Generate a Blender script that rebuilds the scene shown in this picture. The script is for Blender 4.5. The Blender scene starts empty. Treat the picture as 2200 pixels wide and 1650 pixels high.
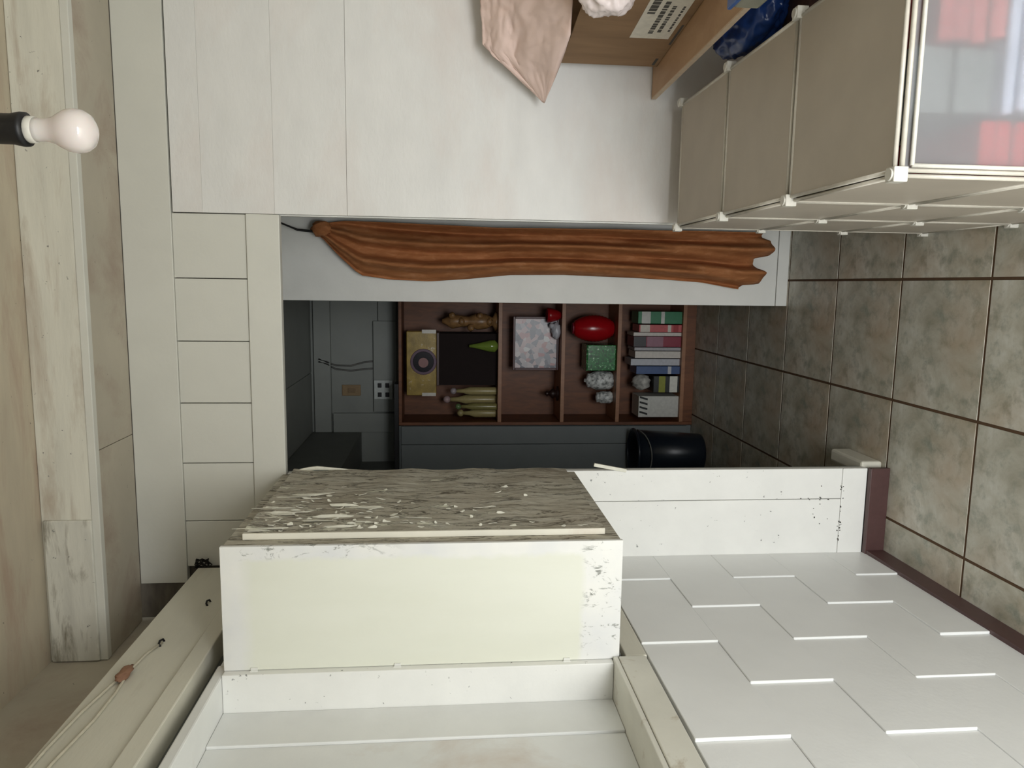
import bpy, bmesh, math, random
from mathutils import Vector, Matrix, noise as mnoise
random.seed(7)
S = bpy.context.scene
C = S.collection

# ------------------------------------------------------------------ camera
cam = bpy.data.cameras.new('camera')
cam.sensor_fit = 'HORIZONTAL'; cam.sensor_width = 36.0; cam.lens = 1585 / 2200 * 36
cam.clip_start = 0.02
co = bpy.data.objects.new('camera', cam); C.objects.link(co)
R = Vector((0.99091318, 0.13448571, 0.00215765))      # right
D = Vector((0.01433662, -0.08965714, -0.9958695))     # down
W = Vector((-0.13373677, 0.98685115, -0.09077051))    # forward
# the photograph was taken with the phone turned a quarter: its right edge is towards the floor
co.matrix_world = Matrix(((D.x, R.x, -W.x, 0), (D.y, R.y, -W.y, 0), (D.z, R.z, -W.z, 1.5), (0, 0, 0, 1)))
S.camera = co
# ------------------------------------------------------------------ light
w = bpy.data.worlds.new('world'); S.world = w; w.use_nodes = True
w.node_tree.nodes['Background'].inputs[0].default_value = (0.95, 0.98, 1.0, 1)
w.node_tree.nodes['Background'].inputs[1].default_value = 0.6
def area(name, loc, rot, sx, sy, power, col=(1, 1, 1)):
    l = bpy.data.lights.new(name, 'AREA'); l.shape = 'RECTANGLE'; l.size = sx; l.size_y = sy
    l.energy = power; l.color = col
    o = bpy.data.objects.new(name, l); o.location = loc; o.rotation_euler = rot; C.objects.link(o)
    return o
# daylight through the open doorway behind the camera
area('daylight_doorway', (-0.02, -0.80, 0.52), (math.radians(62), 0, 0), 1.35, 0.95, 61, (0.965, 0.985, 1.0))
S.view_settings.view_transform = 'Standard'; S.view_settings.look = 'None'
S.view_settings.gamma = 1.0; S.view_settings.use_curve_mapping = False
S.view_settings.exposure = 0.0

# ------------------------------------------------------------------ materials
def srgb(r, g, b):
    f = lambda c: (c / 255 / 12.92) if c / 255 <= 0.04045 else ((c / 255 + 0.055) / 1.055) ** 2.4
    return (f(r), f(g), f(b), 1)
class NT:
    def __init__(s, name):
        s.m = bpy.data.materials.new(name); s.m.use_nodes = True
        s.t = s.m.node_tree; s.n = s.t.nodes; s.b = s.n['Principled BSDF']; s.out = s.n['Material Output']
    def new(s, typ, **k):
        n = s.n.new(typ)
        for a, v in k.items(): setattr(n, a, v)
        return n
    def link(s, a, b): s.t.links.new(a, b)
    def coord(s, scale=(1, 1, 1), kind='Object'):
        tc = s.new('ShaderNodeTexCoord'); mp = s.new('ShaderNodeMapping')
        mp.inputs['Scale'].default_value = scale
        s.link(tc.outputs[kind], mp.inputs['Vector']); return mp.outputs[0]
    def noise(s, vec, scale, detail=5, rough=0.55, dist=0):
        n = s.new('ShaderNodeTexNoise'); n.inputs['Scale'].default_value = scale
        n.inputs['Detail'].default_value = detail; n.inputs['Roughness'].default_value = rough
        n.inputs['Distortion'].default_value = dist
        s.link(vec, n.inputs['Vector']); return n.outputs[0]
    def ramp(s, fac, stops):
        r = s.new('ShaderNodeValToRGB'); e = r.color_ramp.elements
        while len(e) < len(stops): e.new(0.5)
        for i, (p, c) in enumerate(stops):
            e[i].position = p; e[i].color = c if len(c) == 4 else (*c, 1)
        s.link(fac, r.inputs[0]); return r.outputs[0]
    def mix(s, fac, a, b, mode='MIX'):
        m = s.new('ShaderNodeMix'); m.data_type = 'RGBA'; m.blend_type = mode
        if isinstance(fac, (int, float)): m.inputs[0].default_value = fac
        else: s.link(fac, m.inputs[0])
        for v, i in ((a, 6), (b, 7)):
            if isinstance(v, tuple): m.inputs[i].default_value = v
            else: s.link(v, m.inputs[i])
        return m.outputs[2]
    def math(s, op, a, b=0.5):
        m = s.new('ShaderNodeMath'); m.operation = op
        for i, v in ((0, a), (1, b)):
            if isinstance(v, (int, float)): m.inputs[i].default_value = v
            else: s.link(v, m.inputs[i])
        return m.outputs[0]
    def bump(s, h, strength=0.3, dist=0.01):
        b = s.new('ShaderNodeBump'); b.inputs['Strength'].default_value = strength
        b.inputs['Distance'].default_value = dist
        s.link(h, b.inputs['Height']); s.link(b.outputs[0], s.b.inputs['Normal'])
    def base(s, c):
        if isinstance(c, tuple): s.b.inputs['Base Color'].default_value = c
        else: s.link(c, s.b.inputs['Base Color'])
    def set(s, **k):
        for a, v in k.items(): s.b.inputs[a.replace('_', ' ')].default_value = v
BW = lambda v: (v, v, v, 1)
MASK = lambda a, b: [(a, BW(0)), (b, BW(1))]
W0, W1 = BW(0), BW(1)

def paint(name, col, dark=0.86, scale=6, stretch=(1, 1, 1), rough=0.55, bump=0.12, specks=0.0, worn=None, wornlo=0.6, wornhi=0.7, wscale=3):
    t = NT(name); v = t.coord(stretch)
    n = t.noise(v, scale, 6)
    c2 = tuple(x * dark for x in col[:3]) + (1,)
    c = t.ramp(n, [(0.3, c2), (0.65, col)])
    if worn:
        n3 = t.noise(v, wscale, 8, 0.65, 0.4)
        c = t.mix(t.ramp(n3, MASK(wornlo, wornhi)), c, worn)
    if specks:
        v2 = t.coord()
        n2 = t.noise(v2, 55, 3, 0.6)
        c = t.mix(t.ramp(n2, MASK(0.70, 0.74)), c, tuple(x * 0.35 for x in col[:3]) + (1,))
    t.base(c); t.set(Roughness=rough)
    t.bump(t.noise(v, scale * 9, 4), bump, 0.004)
    return t.m
def plain(name, col, rough=0.5, metal=0.0, bump=0, scale=60, var=0.85):
    t = NT(name)
    v = t.coord()
    n = t.noise(v, scale, 4)
    t.base(t.ramp(n, [(0.3, tuple(x * var for x in col[:3]) + (1,)), (0.7, col)]))
    t.set(Roughness=rough, Metallic=metal)
    if bump: t.bump(n, bump, 0.004)
    return t.m
def wood(name, c1, c2, stretch=(2, 2, 14), rough=0.5, scale=4):
    t = NT(name); v = t.coord(stretch)
    n = t.noise(v, scale, 6, 0.6, 0.6)
    t.base(t.ramp(n, [(0.3, c1), (0.7, c2)])); t.set(Roughness=rough)
    t.bump(n, 0.1, 0.003); return t.m

M = {}
M['white'] = paint('white_paint', srgb(240, 240, 235), dark=0.92, specks=1)
M['white_clean'] = paint('white_paint_clean', srgb(232, 232, 226), dark=0.92)
M['partition'] = paint('partition_paint', srgb(232, 231, 227), dark=0.92, scale=9, stretch=(0.5, 1, 1.2), bump=0.25, worn=srgb(220, 209, 201), wornlo=0.46, wornhi=0.78, wscale=2)
M['partition_shaded'] = paint('partition_shaded_paint', srgb(224, 220, 211), dark=0.95, scale=5, worn=srgb(214, 202, 193), wornlo=0.45, wornhi=0.75, wscale=3)  # unused: partition paint greyed to put the upper planks' shade into the colour
M['block'] = paint('block_paint', srgb(238, 239, 237), dark=0.95, scale=5, rough=0.4, bump=0.15)
M['apron'] = paint('apron_paint', srgb(222, 220, 208), worn=srgb(165, 148, 122), wornlo=0.56, wornhi=0.7, wscale=9)
M['beam'] = paint('beam_thin_paint', srgb(226, 223, 209), dark=0.84, scale=4, stretch=(0.7, 1, 5), worn=srgb(172, 154, 134), wornlo=0.5, wornhi=0.72, wscale=2.5, specks=1)
M['beam_patch'] = paint('beam_patch_paint', srgb(224, 222, 210), dark=0.75, scale=5, stretch=(0.8, 1, 4), worn=srgb(140, 134, 118), wornlo=0.52, wornhi=0.66, wscale=5, specks=1)
M['soffit'] = paint('soffit_plywood', srgb(192, 184, 166), dark=0.82, scale=3, worn=srgb(165, 148, 132), wornlo=0.48, wornhi=0.7, wscale=4, specks=1)
M['ceiling'] = paint('ceiling_plywood', srgb(205, 194, 172), dark=0.82, scale=4, stretch=(0.7, 3, 1), worn=srgb(184, 164, 144), wornlo=0.5, wornhi=0.65, wscale=3, specks=1)
M['header'] = paint('header_paint', srgb(217, 216, 206), dark=0.94, specks=0)
M['ledge'] = paint('ledge_paint', srgb(216, 213, 198), dark=0.9, scale=4, stretch=(1, 0.7, 3), worn=srgb(196, 190, 174), wornlo=0.62, wornhi=0.8, wscale=4)
M['niche'] = paint('niche_paint', srgb(232, 233, 230), dark=0.92, worn=srgb(206, 194, 182), wornlo=0.55, wornhi=0.75, wscale=2)
M['raw_wood'] = paint('raw_grey_wood', srgb(112, 104, 92), dark=0.6, scale=14, stretch=(1, 1, 3))
M['maroon'] = plain('maroon_paint', srgb(84, 58, 56), 0.4)
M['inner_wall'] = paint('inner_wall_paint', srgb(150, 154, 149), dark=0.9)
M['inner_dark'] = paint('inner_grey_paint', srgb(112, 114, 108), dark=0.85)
M['grout'] = plain('grout', srgb(92, 68, 46), 0.9)
M['black'] = plain('black_plastic', srgb(20, 20, 22), 0.45)
M['cord'] = plain('black_cord', srgb(24, 23, 22), 0.7)
M['wire'] = plain('cream_wire', srgb(206, 200, 180), 0.5)
M['wire_grey'] = plain('grey_wire', srgb(112, 112, 108), 0.5)
M['brownmud'] = plain('brown_knot', srgb(150, 112, 88), 0.9)

def tile_mat():
    t = NT('floor_tile_glaze'); v = t.coord()
    n = t.noise(v, 5, 8, 0.65, 0.4); n2 = t.noise(v, 17, 6, 0.65, 0.2); n3 = t.noise(v, 3.1, 5)
    c = t.ramp(n, [(0.34, srgb(160, 154, 134)), (0.48, srgb(198, 195, 180)), (0.64, srgb(226, 226, 217))])
    c = t.mix(t.math('MULTIPLY', t.ramp(n2, MASK(0.5, 0.68)), 0.8), c, srgb(132, 138, 124))
    c = t.mix(t.math('MULTIPLY', t.ramp(n3, MASK(0.47, 0.68)), 0.7), c, srgb(176, 148, 112))
    oi = t.new('ShaderNodeObjectInfo')
    c = t.mix(t.math('MULTIPLY', oi.outputs['Random'], 0.25), c, srgb(168, 168, 156))
    t.base(c); t.set(Roughness=0.38); t.bump(n2, 0.1, 0.003); return t.m
M['tile'] = tile_mat()

def cabinet_front():
    t = NT('cream_door_paint'); v = t.coord(kind='Generated'); vo = t.coord()
    sp = t.new('ShaderNodeSeparateXYZ'); t.link(v, sp.inputs[0])
    wob = t.math('MULTIPLY', t.math('SUBTRACT', t.noise(vo, 9, 6, 0.7), 0.5), 0.14)
    X = t.math('ADD', sp.outputs[0], wob); Zz = t.math('ADD', sp.outputs[2], t.math('MULTIPLY', wob, 0.3))
    def edge(val, lo, hi):
        r = t.new('ShaderNodeMapRange'); r.inputs[1].default_value = lo; r.inputs[2].default_value = hi
        t.link(val, r.inputs[0]); return r.outputs[0]
    m = t.math('MULTIPLY', edge(Zz, 0.095, 0.112), edge(Zz, 0.96, 0.92))
    m = t.math('MULTIPLY', m, edge(X, 0.91, 0.87))
    cream = t.ramp(t.noise(t.coord((1, 1, 0.25)), 6, 6), [(0.3, srgb(226, 227, 212)), (0.7, srgb(233, 234, 221))])
    white = t.ramp(t.noise(vo, 7, 5), [(0.3, srgb(226, 227, 226)), (0.7, srgb(240, 239, 232))])
    c = t.mix(m, white, cream)
    inv = t.math('SUBTRACT', 1.0, m)
    pit = t.ramp(t.noise(t.coord((1.6, 1, 0.8)), 28, 7, 0.7, 0.6), MASK(0.56, 0.63))
    zone = t.math('MAXIMUM', edge(sp.outputs[2], 0.12, 0.08), t.math('MULTIPLY', edge(sp.outputs[0], 0.88, 0.93), edge(sp.outputs[2], 0.55, 0.7)))
    c = t.mix(t.math('MULTIPLY', t.math('MULTIPLY', pit, inv), t.math('MULTIPLY', zone, 0.9)), c, srgb(128, 130, 122))
    t.base(c); t.set(Roughness=0.5); t.bump(t.noise(t.coord((1, 1, 0.3)), 40, 4), 0.15, 0.003); return t.m
M['cab_front'] = cabinet_front()
def peeled(name, lo, hi):
    t = NT(name); vs = t.coord((1, 2.6, 0.55)); vo = t.coord()
    n = t.noise(vs, 11, 9, 0.7, 0.6)
    c = t.ramp(n, [(0.30, srgb(150, 144, 128)), (0.43, srgb(184, 178, 161)), (0.56, srgb(198, 193, 177)), (0.72, srgb(212, 209, 195))])
    cr_ = t.noise(t.coord((1, 2.4, 0.42)), 9, 7, 0.62, 0.9)
    c = t.mix(t.math('MULTIPLY', t.ramp(cr_, [(0.455, W0), (0.475, W1), (0.485, W1), (0.505, W0)]), 0.85), c, srgb(78, 72, 58))
    cr2 = t.noise(t.coord((1, 5.0, 0.9)), 13, 6, 0.6, 0.7)
    c = t.mix(t.math('MULTIPLY', t.ramp(cr2, [(0.53, W0), (0.55, W1), (0.565, W0)]), 0.6), c, srgb(96, 90, 76))
    sp = t.new('ShaderNodeSeparateXYZ'); t.link(t.coord(kind='Generated'), sp.inputs[0])
    g = t.math('MULTIPLY', t.math('ADD', sp.outputs[2], t.math('SUBTRACT', 1.0, sp.outputs[1])), 0.07)
    n2 = t.math('ADD', t.noise(t.coord((1, 2.2, 0.8)), 13, 8, 0.7, 0.4), g)
    c = t.mix(t.ramp(n2, MASK(lo, hi)), c, srgb(226, 224, 204))
    n4 = t.noise(vo, 3.2, 4)
    c = t.mix(t.math('MULTIPLY', t.ramp(n4, MASK(0.5, 0.75)), 0.45), c, srgb(140, 122, 102))
    t.base(c); t.set(Roughness=0.85)
    t.bump(t.math('ADD', n, t.ramp(n2, MASK(lo, hi))), 0.9, 0.006); return t.m
M['peeled'] = peeled('peeling_weathered_wood', 0.675, 0.70)
M['peeled_less'] = peeled('weathered_wood', 0.72, 0.78)
M['slab_edge'] = paint('slab_edge_paint', srgb(238, 234, 218), dark=0.9, worn=srgb(214, 190, 170), wornlo=0.55, wornhi=0.8)
M['flake'] = plain('paint_flake', srgb(236, 234, 218), 0.6)

# organiser plastics
def frosted(name, col, rough, trans, alpha=1.0):
    t = NT(name); n = t.noise(t.coord(), 9, 4)
    t.base(t.ramp(n, [(0.3, tuple(x * .92 for x in col[:3]) + (1,)), (0.7, col)]))
    t.set(Roughness=rough, Transmission_Weight=trans, IOR=1.2, Alpha=alpha); return t.m
M['panel_grey'] = frosted('grey_plastic_sheet', srgb(216, 206, 191), 0.35, 0.2)
M['panel_clear'] = frosted('frosted_plastic_sheet', srgb(232, 232, 234), 0.38, 0.85)
M['white_plastic'] = plain('white_plastic', srgb(226, 223, 212), 0.35)
M['rod'] = plain('white_coated_rod', srgb(214, 208, 194), 0.35)
M['cardboard'] = wood('cardboard', srgb(128, 100, 70), srgb(146, 116, 84), (6, 6, 1), 0.8)
M['card_edge'] = plain('cardboard_edge', srgb(92, 70, 50), 0.9)
M['label_paper'] = plain('label_paper', srgb(222, 216, 200), 0.6)
M['ink'] = plain('print_ink', srgb(78, 76, 70), 0.7)
M['ply_top'] = wood('light_plywood', srgb(172, 136, 100), srgb(194, 158, 122), (3, 1, 3), 0.55)
M['ply_edge'] = plain('pale_board_edge', srgb(214, 192, 165), 0.6)
M['pink'] = paint('pink_crumpled_paper', srgb(230, 204, 192), dark=0.88, scale=10, worn=srgb(222, 182, 158), wornlo=0.5, wornhi=0.8, rough=0.7)
M['bag_white'] = plain('white_plastic_film', srgb(246, 232, 228), 0.25, scale=20)
M['bag_grey'] = plain('grey_white_plastic', srgb(196, 184, 172), 0.3, scale=20)
M['bag_blue'] = plain('blue_plastic_film', srgb(34, 66, 128), 0.3, scale=20, var=0.6)
M['crate'] = wood('dark_brown_wood', srgb(70, 50, 36), srgb(104, 76, 56), (3, 10, 3))
M['curtain'] = None
t = NT('brown_curtain_cloth'); v = t.coord((2.5, 2.5, 0.8))
n = t.noise(v, 16, 6, 0.65, 0.5)
t.base(t.ramp(n, [(0.3, srgb(150, 94, 56)), (0.52, srgb(168, 110, 68)), (0.72, srgb(188, 132, 90))]))
t.set(Roughness=0.75, Specular_IOR_Level=0.25); t.bump(n, 0.25, 0.006); M['curtain'] = t.m
M['bookcase'] = wood('brown_bookcase_wood', srgb(96, 56, 30), srgb(128, 78, 44), (8, 3, 2), 0.5)
M['bookcase_edge'] = wood('bookcase_edge_wood', srgb(150, 104, 74), srgb(166, 120, 88), (8, 3, 2), 0.45)
M['cupboard'] = paint('grey_cupboard_paint', srgb(118, 124, 124), dark=0.92)
M['bin'] = plain('dark_blue_plastic', srgb(28, 36, 46), 0.35)
M['bulb'] = None
t = NT('frosted_bulb_glass'); t.base(srgb(236, 226, 222)); t.set(Roughness=0.12, Subsurface_Weight=0.15, Coat_Weight=0.6); M['bulb'] = t.m
def col(name, c, rough=0.5, var=0.85, metal=0.0):
    if name not in M: M[name] = plain(name, srgb(*c), rough, metal, var=var)
    return M[name]

# ------------------------------------------------------------------ helpers
WL = {}
def wloc(o): return WL.get(o.name, Vector((0, 0, 0)))
def tag(o, label=None, cat=None, group=None, kind=None):
    for k, v in (('label', label), ('category', cat), ('group', group), ('kind', kind)):
        if v: o[k] = v
    return o
def thing(name, label, cat, loc, group=None):
    o = bpy.data.objects.new(name, None); C.objects.link(o); o.location = loc; o.empty_display_size = 0.05
    WL[o.name] = Vector(loc); return tag(o, label, cat, group)
def struct(name, loc=(0, 0, 0)):
    o = bpy.data.objects.new(name, None); C.objects.link(o); o.location = loc
    WL[o.name] = Vector(loc); o['kind'] = 'structure'; return o
def ob(name, bm, mat, parent=None, smooth=False, origin=None):
    """link a bmesh given in world coordinates as one object (origin = its own origin, world)"""
    base = wloc(parent) if parent else Vector((0, 0, 0))
    org = Vector(origin) if origin is not None else base
    bmesh.ops.translate(bm, verts=bm.verts, vec=-org)
    bmesh.ops.recalc_face_normals(bm, faces=bm.faces)
    me = bpy.data.meshes.new(name); bm.to_mesh(me); bm.free()
    if isinstance(mat, (list, tuple)):
        for m in mat: me.materials.append(m)
    elif mat: me.materials.append(mat)
    if smooth:
        for p in me.polygons: p.use_smooth = True
    o = bpy.data.objects.new(name, me); C.objects.link(o)
    o.location = org - base
    WL[o.name] = org
    if parent: o.parent = parent
    return o
def bx(bm, x0, x1, y0, y1, z0, z1, bev=0.0):
    r = bmesh.ops.create_cube(bm, size=1)
    vs = r['verts']
    for v in vs:
        v.co = Vector(((x0 + x1) / 2 + v.co.x * (x1 - x0), (y0 + y1) / 2 + v.co.y * (y1 - y0), (z0 + z1) / 2 + v.co.z * (z1 - z0)))
    if bev:
        es = list({e for v in vs for e in v.link_edges})
        bmesh.ops.bevel(bm, geom=es, offset=bev, segments=2, profile=0.5, affect='EDGES')
    return bm
def box(name, mat, x0, x1, y0, y1, z0, z1, parent=None, bev=0.002):
    return ob(name, bx(bmesh.new(), x0, x1, y0, y1, z0, z1, bev), mat, parent, origin=((x0 + x1) / 2, (y0 + y1) / 2, z0))
def sbox(name, mat, *a, bev=0.002):
    o = box(name, mat, *a, bev=bev); o['kind'] = 'structure'; return o
def tube(bm, pts, r, seg=8, closed_ends=True):
    pts = [Vector(p) for p in pts]; rings = []
    for i, p in enumerate(pts):
        d = (pts[min(i + 1, len(pts) - 1)] - pts[max(i - 1, 0)]).normalized()
        up = Vector((0, 0, 1)) if abs(d.z) < 0.9 else Vector((1, 0, 0))
        a = d.cross(up).normalized(); b = d.cross(a).normalized()
        rr = r[i] if isinstance(r, (list, tuple)) else r
        rings.append([bm.verts.new(p + a * math.cos(2 * math.pi * k / seg) * rr + b * math.sin(2 * math.pi * k / seg) * rr) for k in range(seg)])
    for i in range(len(rings) - 1):
        for k in range(seg):
            bm.faces.new((rings[i][k], rings[i][(k + 1) % seg], rings[i + 1][(k + 1) % seg], rings[i + 1][k]))
    if closed_ends:
        bm.faces.new(rings[0]); bm.faces.new(rings[-1])
    return bm
def lathe(bm, cx, cy, prof, seg=20):
    rings = []
    for r, z in prof:
        rings.append([bm.verts.new((cx + r * math.cos(2 * math.pi * k / seg), cy + r * math.sin(2 * math.pi * k / seg), z)) for k in range(seg)])
    for i in range(len(rings) - 1):
        for k in range(seg):
            bm.faces.new((rings[i][k], rings[i][(k + 1) % seg], rings[i + 1][(k + 1) % seg], rings[i + 1][k]))
    bm.faces.new(rings[0]); bm.faces.new(rings[-1])
    return bm
def blob(bm, cx, cy, cz, rx, ry, rz, amp=0.15, sub=3, seed=0, flat=None):
    rnd = random.Random(seed)
    ph = [rnd.uniform(0, 6.28) for _ in range(9)]; fr = [rnd.uniform(2, 7) for _ in range(9)]
    r = bmesh.ops.create_icosphere(bm, subdivisions=sub, radius=1)
    for v in r['verts']:
        d = v.co.normalized()
        n = sum(math.sin(d.x * fr[i] * 2 + ph[i] + d.y * fr[(i + 3) % 9] + d.z * fr[(i + 5) % 9]) for i in range(9)) / 9
        s = 1 + amp * n * 2
        v.co = Vector((cx + d.x * rx * s, cy + d.y * ry * s, cz + d.z * rz * s))
        if flat is not None and v.co.z < flat: v.co.z = flat
    return bm
def bag(cx, cy, cz, rx, ry, rz, amp, seed, flat=None, freq=2.2):
    bm = bmesh.new(); r = bmesh.ops.create_icosphere(bm, subdivisions=5, radius=1)
    o = Vector((seed * 3.1, seed * 1.7, seed * 0.9))
    for v in r['verts']:
        d = v.co.normalized(); p = d * freq + o
        n = 0.9 * mnoise.noise(p) - 0.7 * abs(mnoise.noise(p * 2.1)) - 0.35 * abs(mnoise.noise(p * 4.7)) + 0.25
        k = 1 + amp * n
        v.co = Vector((cx + d.x * rx * k, cy + d.y * ry * k, cz + d.z * rz * k))
        if flat is not None and v.co.z < flat: v.co.z = flat
    return bm
def lerp_table(tab, z):
    tab = sorted(tab)
    if z <= tab[0][0]: return tab[0][1]
    for (a, va), (b, vb) in zip(tab, tab[1:]):
        if z <= b: return va + (vb - va) * (z - a) / (b - a)
    return tab[-1][1]

# ================================================================== SETTING
# ---- floor: grout bed with separate tiles (0.40 m grid)
floor = struct('floor')
box('grout_bed', M['grout'], -1.25, 1.75, -1.3, 4.7, -0.06, -0.0016, floor, bev=0)
me_tile = None
gx0, gy0, ts = 0.035, 1.926, 0.404
for iy in range(-8, 7):
    for ix in range(-3, 5):
        x0 = gx0 + ix * 0.402; x1 = x0 + 0.402; y0 = gy0 + iy * ts; y1 = y0 + ts
        X0, X1, Y0, Y1 = max(x0, -1.1), min(x1, 1.7), max(y0, -1.25), min(y1, 4.65)
        if X1 - X0 < 0.02 or Y1 - Y0 < 0.02: continue
        g = 0.0045
        full = (X0 == x0 and X1 == x1 and Y0 == y0 and Y1 == y1)
        if full and me_tile:
            o = bpy.data.objects.new('tile', me_tile); C.objects.link(o); o.parent = floor
            o.location = ((X0 + X1) / 2, (Y0 + Y1) / 2, -0.008)
        else:
            o = box('tile', M['tile'], X0 + g, X1 - g, Y0 + g, Y1 - g, -0.008, 0.0, floor, bev=0.0008)
            if full: me_tile = o.data
# ---- ceiling
ceil = struct('ceiling')
cy = [-1.3, -0.3, 0.62, 1.35, 2.101]
for a, b in zip(cy, cy[1:]):
    box('ceiling_sheet', M['ceiling'], -1.1, 1.75, a + 0.001, b - 0.001, 2.612, 2.635, ceil, bev=0.001)
# boxed beam across the ceiling in front of the door wall
t1 = struct('trim_1')
box('face_plank', M['beam'], -1.079, 1.7, 2.08, 2.10, 2.477, 2.611, t1)
box('edge_strip', M['header'], -1.079, 1.7, 2.077, 2.10, 2.455, 2.4765, t1)
box('patch_plank', M['beam_patch'], -1.078, -0.665, 2.070, 2.0795, 2.475, 2.603, t1, bev=0.003)
box('soffit_sheet', M['soffit'], -1.079, -0.475, 2.1005, 2.3265, 2.458, 2.47, t1, bev=0.001)
box('soffit_sheet', M['soffit'], -0.473, 1.7, 2.1005, 2.3265, 2.458, 2.47, t1, bev=0.001)
# wide board under the soffit
sbox('trim_2', M['header'], -0.957, 1.7, 2.327, 2.352, 2.314, 2.457)
# ---- door wall
wb = struct('wall_back')
box('wall_core', M['raw_wood'], -1.25, 1.75, 2.3535, 2.40, 2.10, 2.64, wb, bev=0)
box('wall_core', M['inner_wall'], -1.25, -0.606, 2.3535, 2.375, 0.0, 2.10, wb, bev=0)
xs = [0.1985, 0.005, -0.186, -0.378, -0.568, -0.755, -0.905]
for i, (a, b) in enumerate(zip(xs, xs[1:])):
    box('plank', M['header'], b + 0.0012, a - 0.0012, 2.332 + random.uniform(-.001, .001), 2.352, 2.099, 2.3135, wb)
box('board', M['white'], -0.905, -0.7085, 2.3275, 2.353, 0.1555, 1.995, wb)
box('board', M['white'], -0.7065, -0.602, 2.3275, 2.353, 0.1555, 1.995, wb)
box('plinth_block', M['white'], -0.905, -0.602, 2.3265, 2.353, 0.068, 0.1545, wb)
box('threshold_stub', M['ledge'], -0.63, -0.585, 2.354, 2.56, 0.0, 0.075, wb, bev=0.008)
bm = bmesh.new(); rnd = random.Random(5)
for k in range(34):
    if k < 20: x = rnd.uniform(-0.86, -0.66); z = 0.155 + rnd.gauss(0, 0.004)
    elif k < 28: x = rnd.uniform(-0.80, -0.63); z = rnd.uniform(0.17, 0.26)
    else: x = -0.707 + rnd.gauss(0, 0.003); z = rnd.uniform(0.17, 0.30)
    rx, rz = rnd.uniform(0.0012, 0.0035), rnd.uniform(0.0012, 0.0035)
    fy = 2.3263
    tp = []; bt = []
    for i in range(5):
        a_ = i / 5 * 6.2832; q = rnd.uniform(0.6, 1.2)
        tp.append(bm.verts.new((x + math.cos(a_) * rx * q, 2.3258, z + math.sin(a_) * rz * q))); bt.append(bm.verts.new((x + math.cos(a_) * rx * q, 2.3285, z + math.sin(a_) * rz * q)))
    bm.faces.new(tp); bm.faces.new(list(reversed(bt)))
    for i in range(5): bm.faces.new((tp[i], bt[i], bt[(i + 1) % 5], tp[(i + 1) % 5]))
o = ob('dirt_specks', bm, M['ink'], wb); o['kind'] = 'stuff'
# door head trim
sbox('trim_3', M['header'], -0.905, 0.1985, 2.322, 2.352, 1.998, 2.097, bev=0.003)
# baseboards
bb = sbox('baseboard_back', M['maroon'], -0.905, -0.598, 2.306, 2.3262, 0.0, 0.067)
sbox('baseboard_left', M['maroon'], -0.905, -0.884, 0.5, 2.3055, 0.0, 0.064)
# ---- partition of painted boards right of the doorway
wp = struct('wall_partition')
zz = [2.3085, 2.222, 2.012, 1.797]
for a, b in zip(zz, zz[1:]):
    box('plank', M['partition'], 0.200, 1.7, 2.3275, 2.345, b + 0.0002, a - 0.0002, wp, bev=0.0007)
box('panel_board', M['partition'], 0.200, 1.7, 2.3275, 2.345, 0.0, 1.7966, wp, bev=0.0015)
box('edge_batten', M['white_clean'], 0.196, 0.214, 2.3475, 2.37, 0.75, 2.06, wp)
# ---- left wall
wl = struct('wall_left')
box('wall_core', M['white'], -1.30, -1.022, -1.3, 2.353, 0.0, 2.26, wl, bev=0)
box('wall_top', M['soffit'], -1.30, -1.081, -1.3, 2.353, 2.262, 2.64, wl, bev=0)
box('wall_fill', M['block'], -1.02, -0.897, -1.3, 0.52, 0.0, 2.03, wl, bev=0)
box('wall_fill', M['block'], -1.02, -0.91, 1.70, 2.353, 1.0605, 2.03, wl, bev=0)
# painted concrete blocks, each leaning a little proud at its near end
def block(y0, y1, z0, z1):
    bm = bmesh.new()
    k = random.uniform(0.45, 1.1)
    xn = -0.895 + 0.0048 * k; xf = -0.897
    fr = lambda y: xn + (xf - xn) * min(1, max(0, (y - y0) / (y1 - y0)))
    v = [bm.verts.new(p) for p in ((-1.0, y0, z0), (-1.0, y1, z0), (-1.0, y1, z1), (-1.0, y0, z1), (fr(y0), y0, z0), (fr(y1), y1, z0), (fr(y1), y1, z1), (fr(y0), y0, z1))]
    for f in ((0, 1, 2, 3), (4, 7, 6, 5), (0, 4, 5, 1), (3, 2, 6, 7), (0, 3, 7, 4), (1, 5, 6, 2)):
        bm.faces.new([v[i] for i in f])
    bmesh.ops.bevel(bm, geom=bm.edges[:], offset=0.0014, segments=1, affect='EDGES')
    ob('block', bm, M['block'], wl, origin=(-0.95, (y0 + y1) / 2, z0))
for c in range(5):
    z0 = 0.2 * c + (0.003 if c else 0); z1 = 0.2 * (c + 1) + 0.0026
    off = 1.32 if c % 2 == 0 else 1.523
    for j in range(-2, 4):
        y0 = off + 0.403 * j; y1 = y0 + 0.4025
        y0 = max(y0, 0.52); y1 = min(y1, 2.327)
        if y1 - y0 > 0.03: block(y0 + random.uniform(0, .0008), y1, z0, z1)
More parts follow.
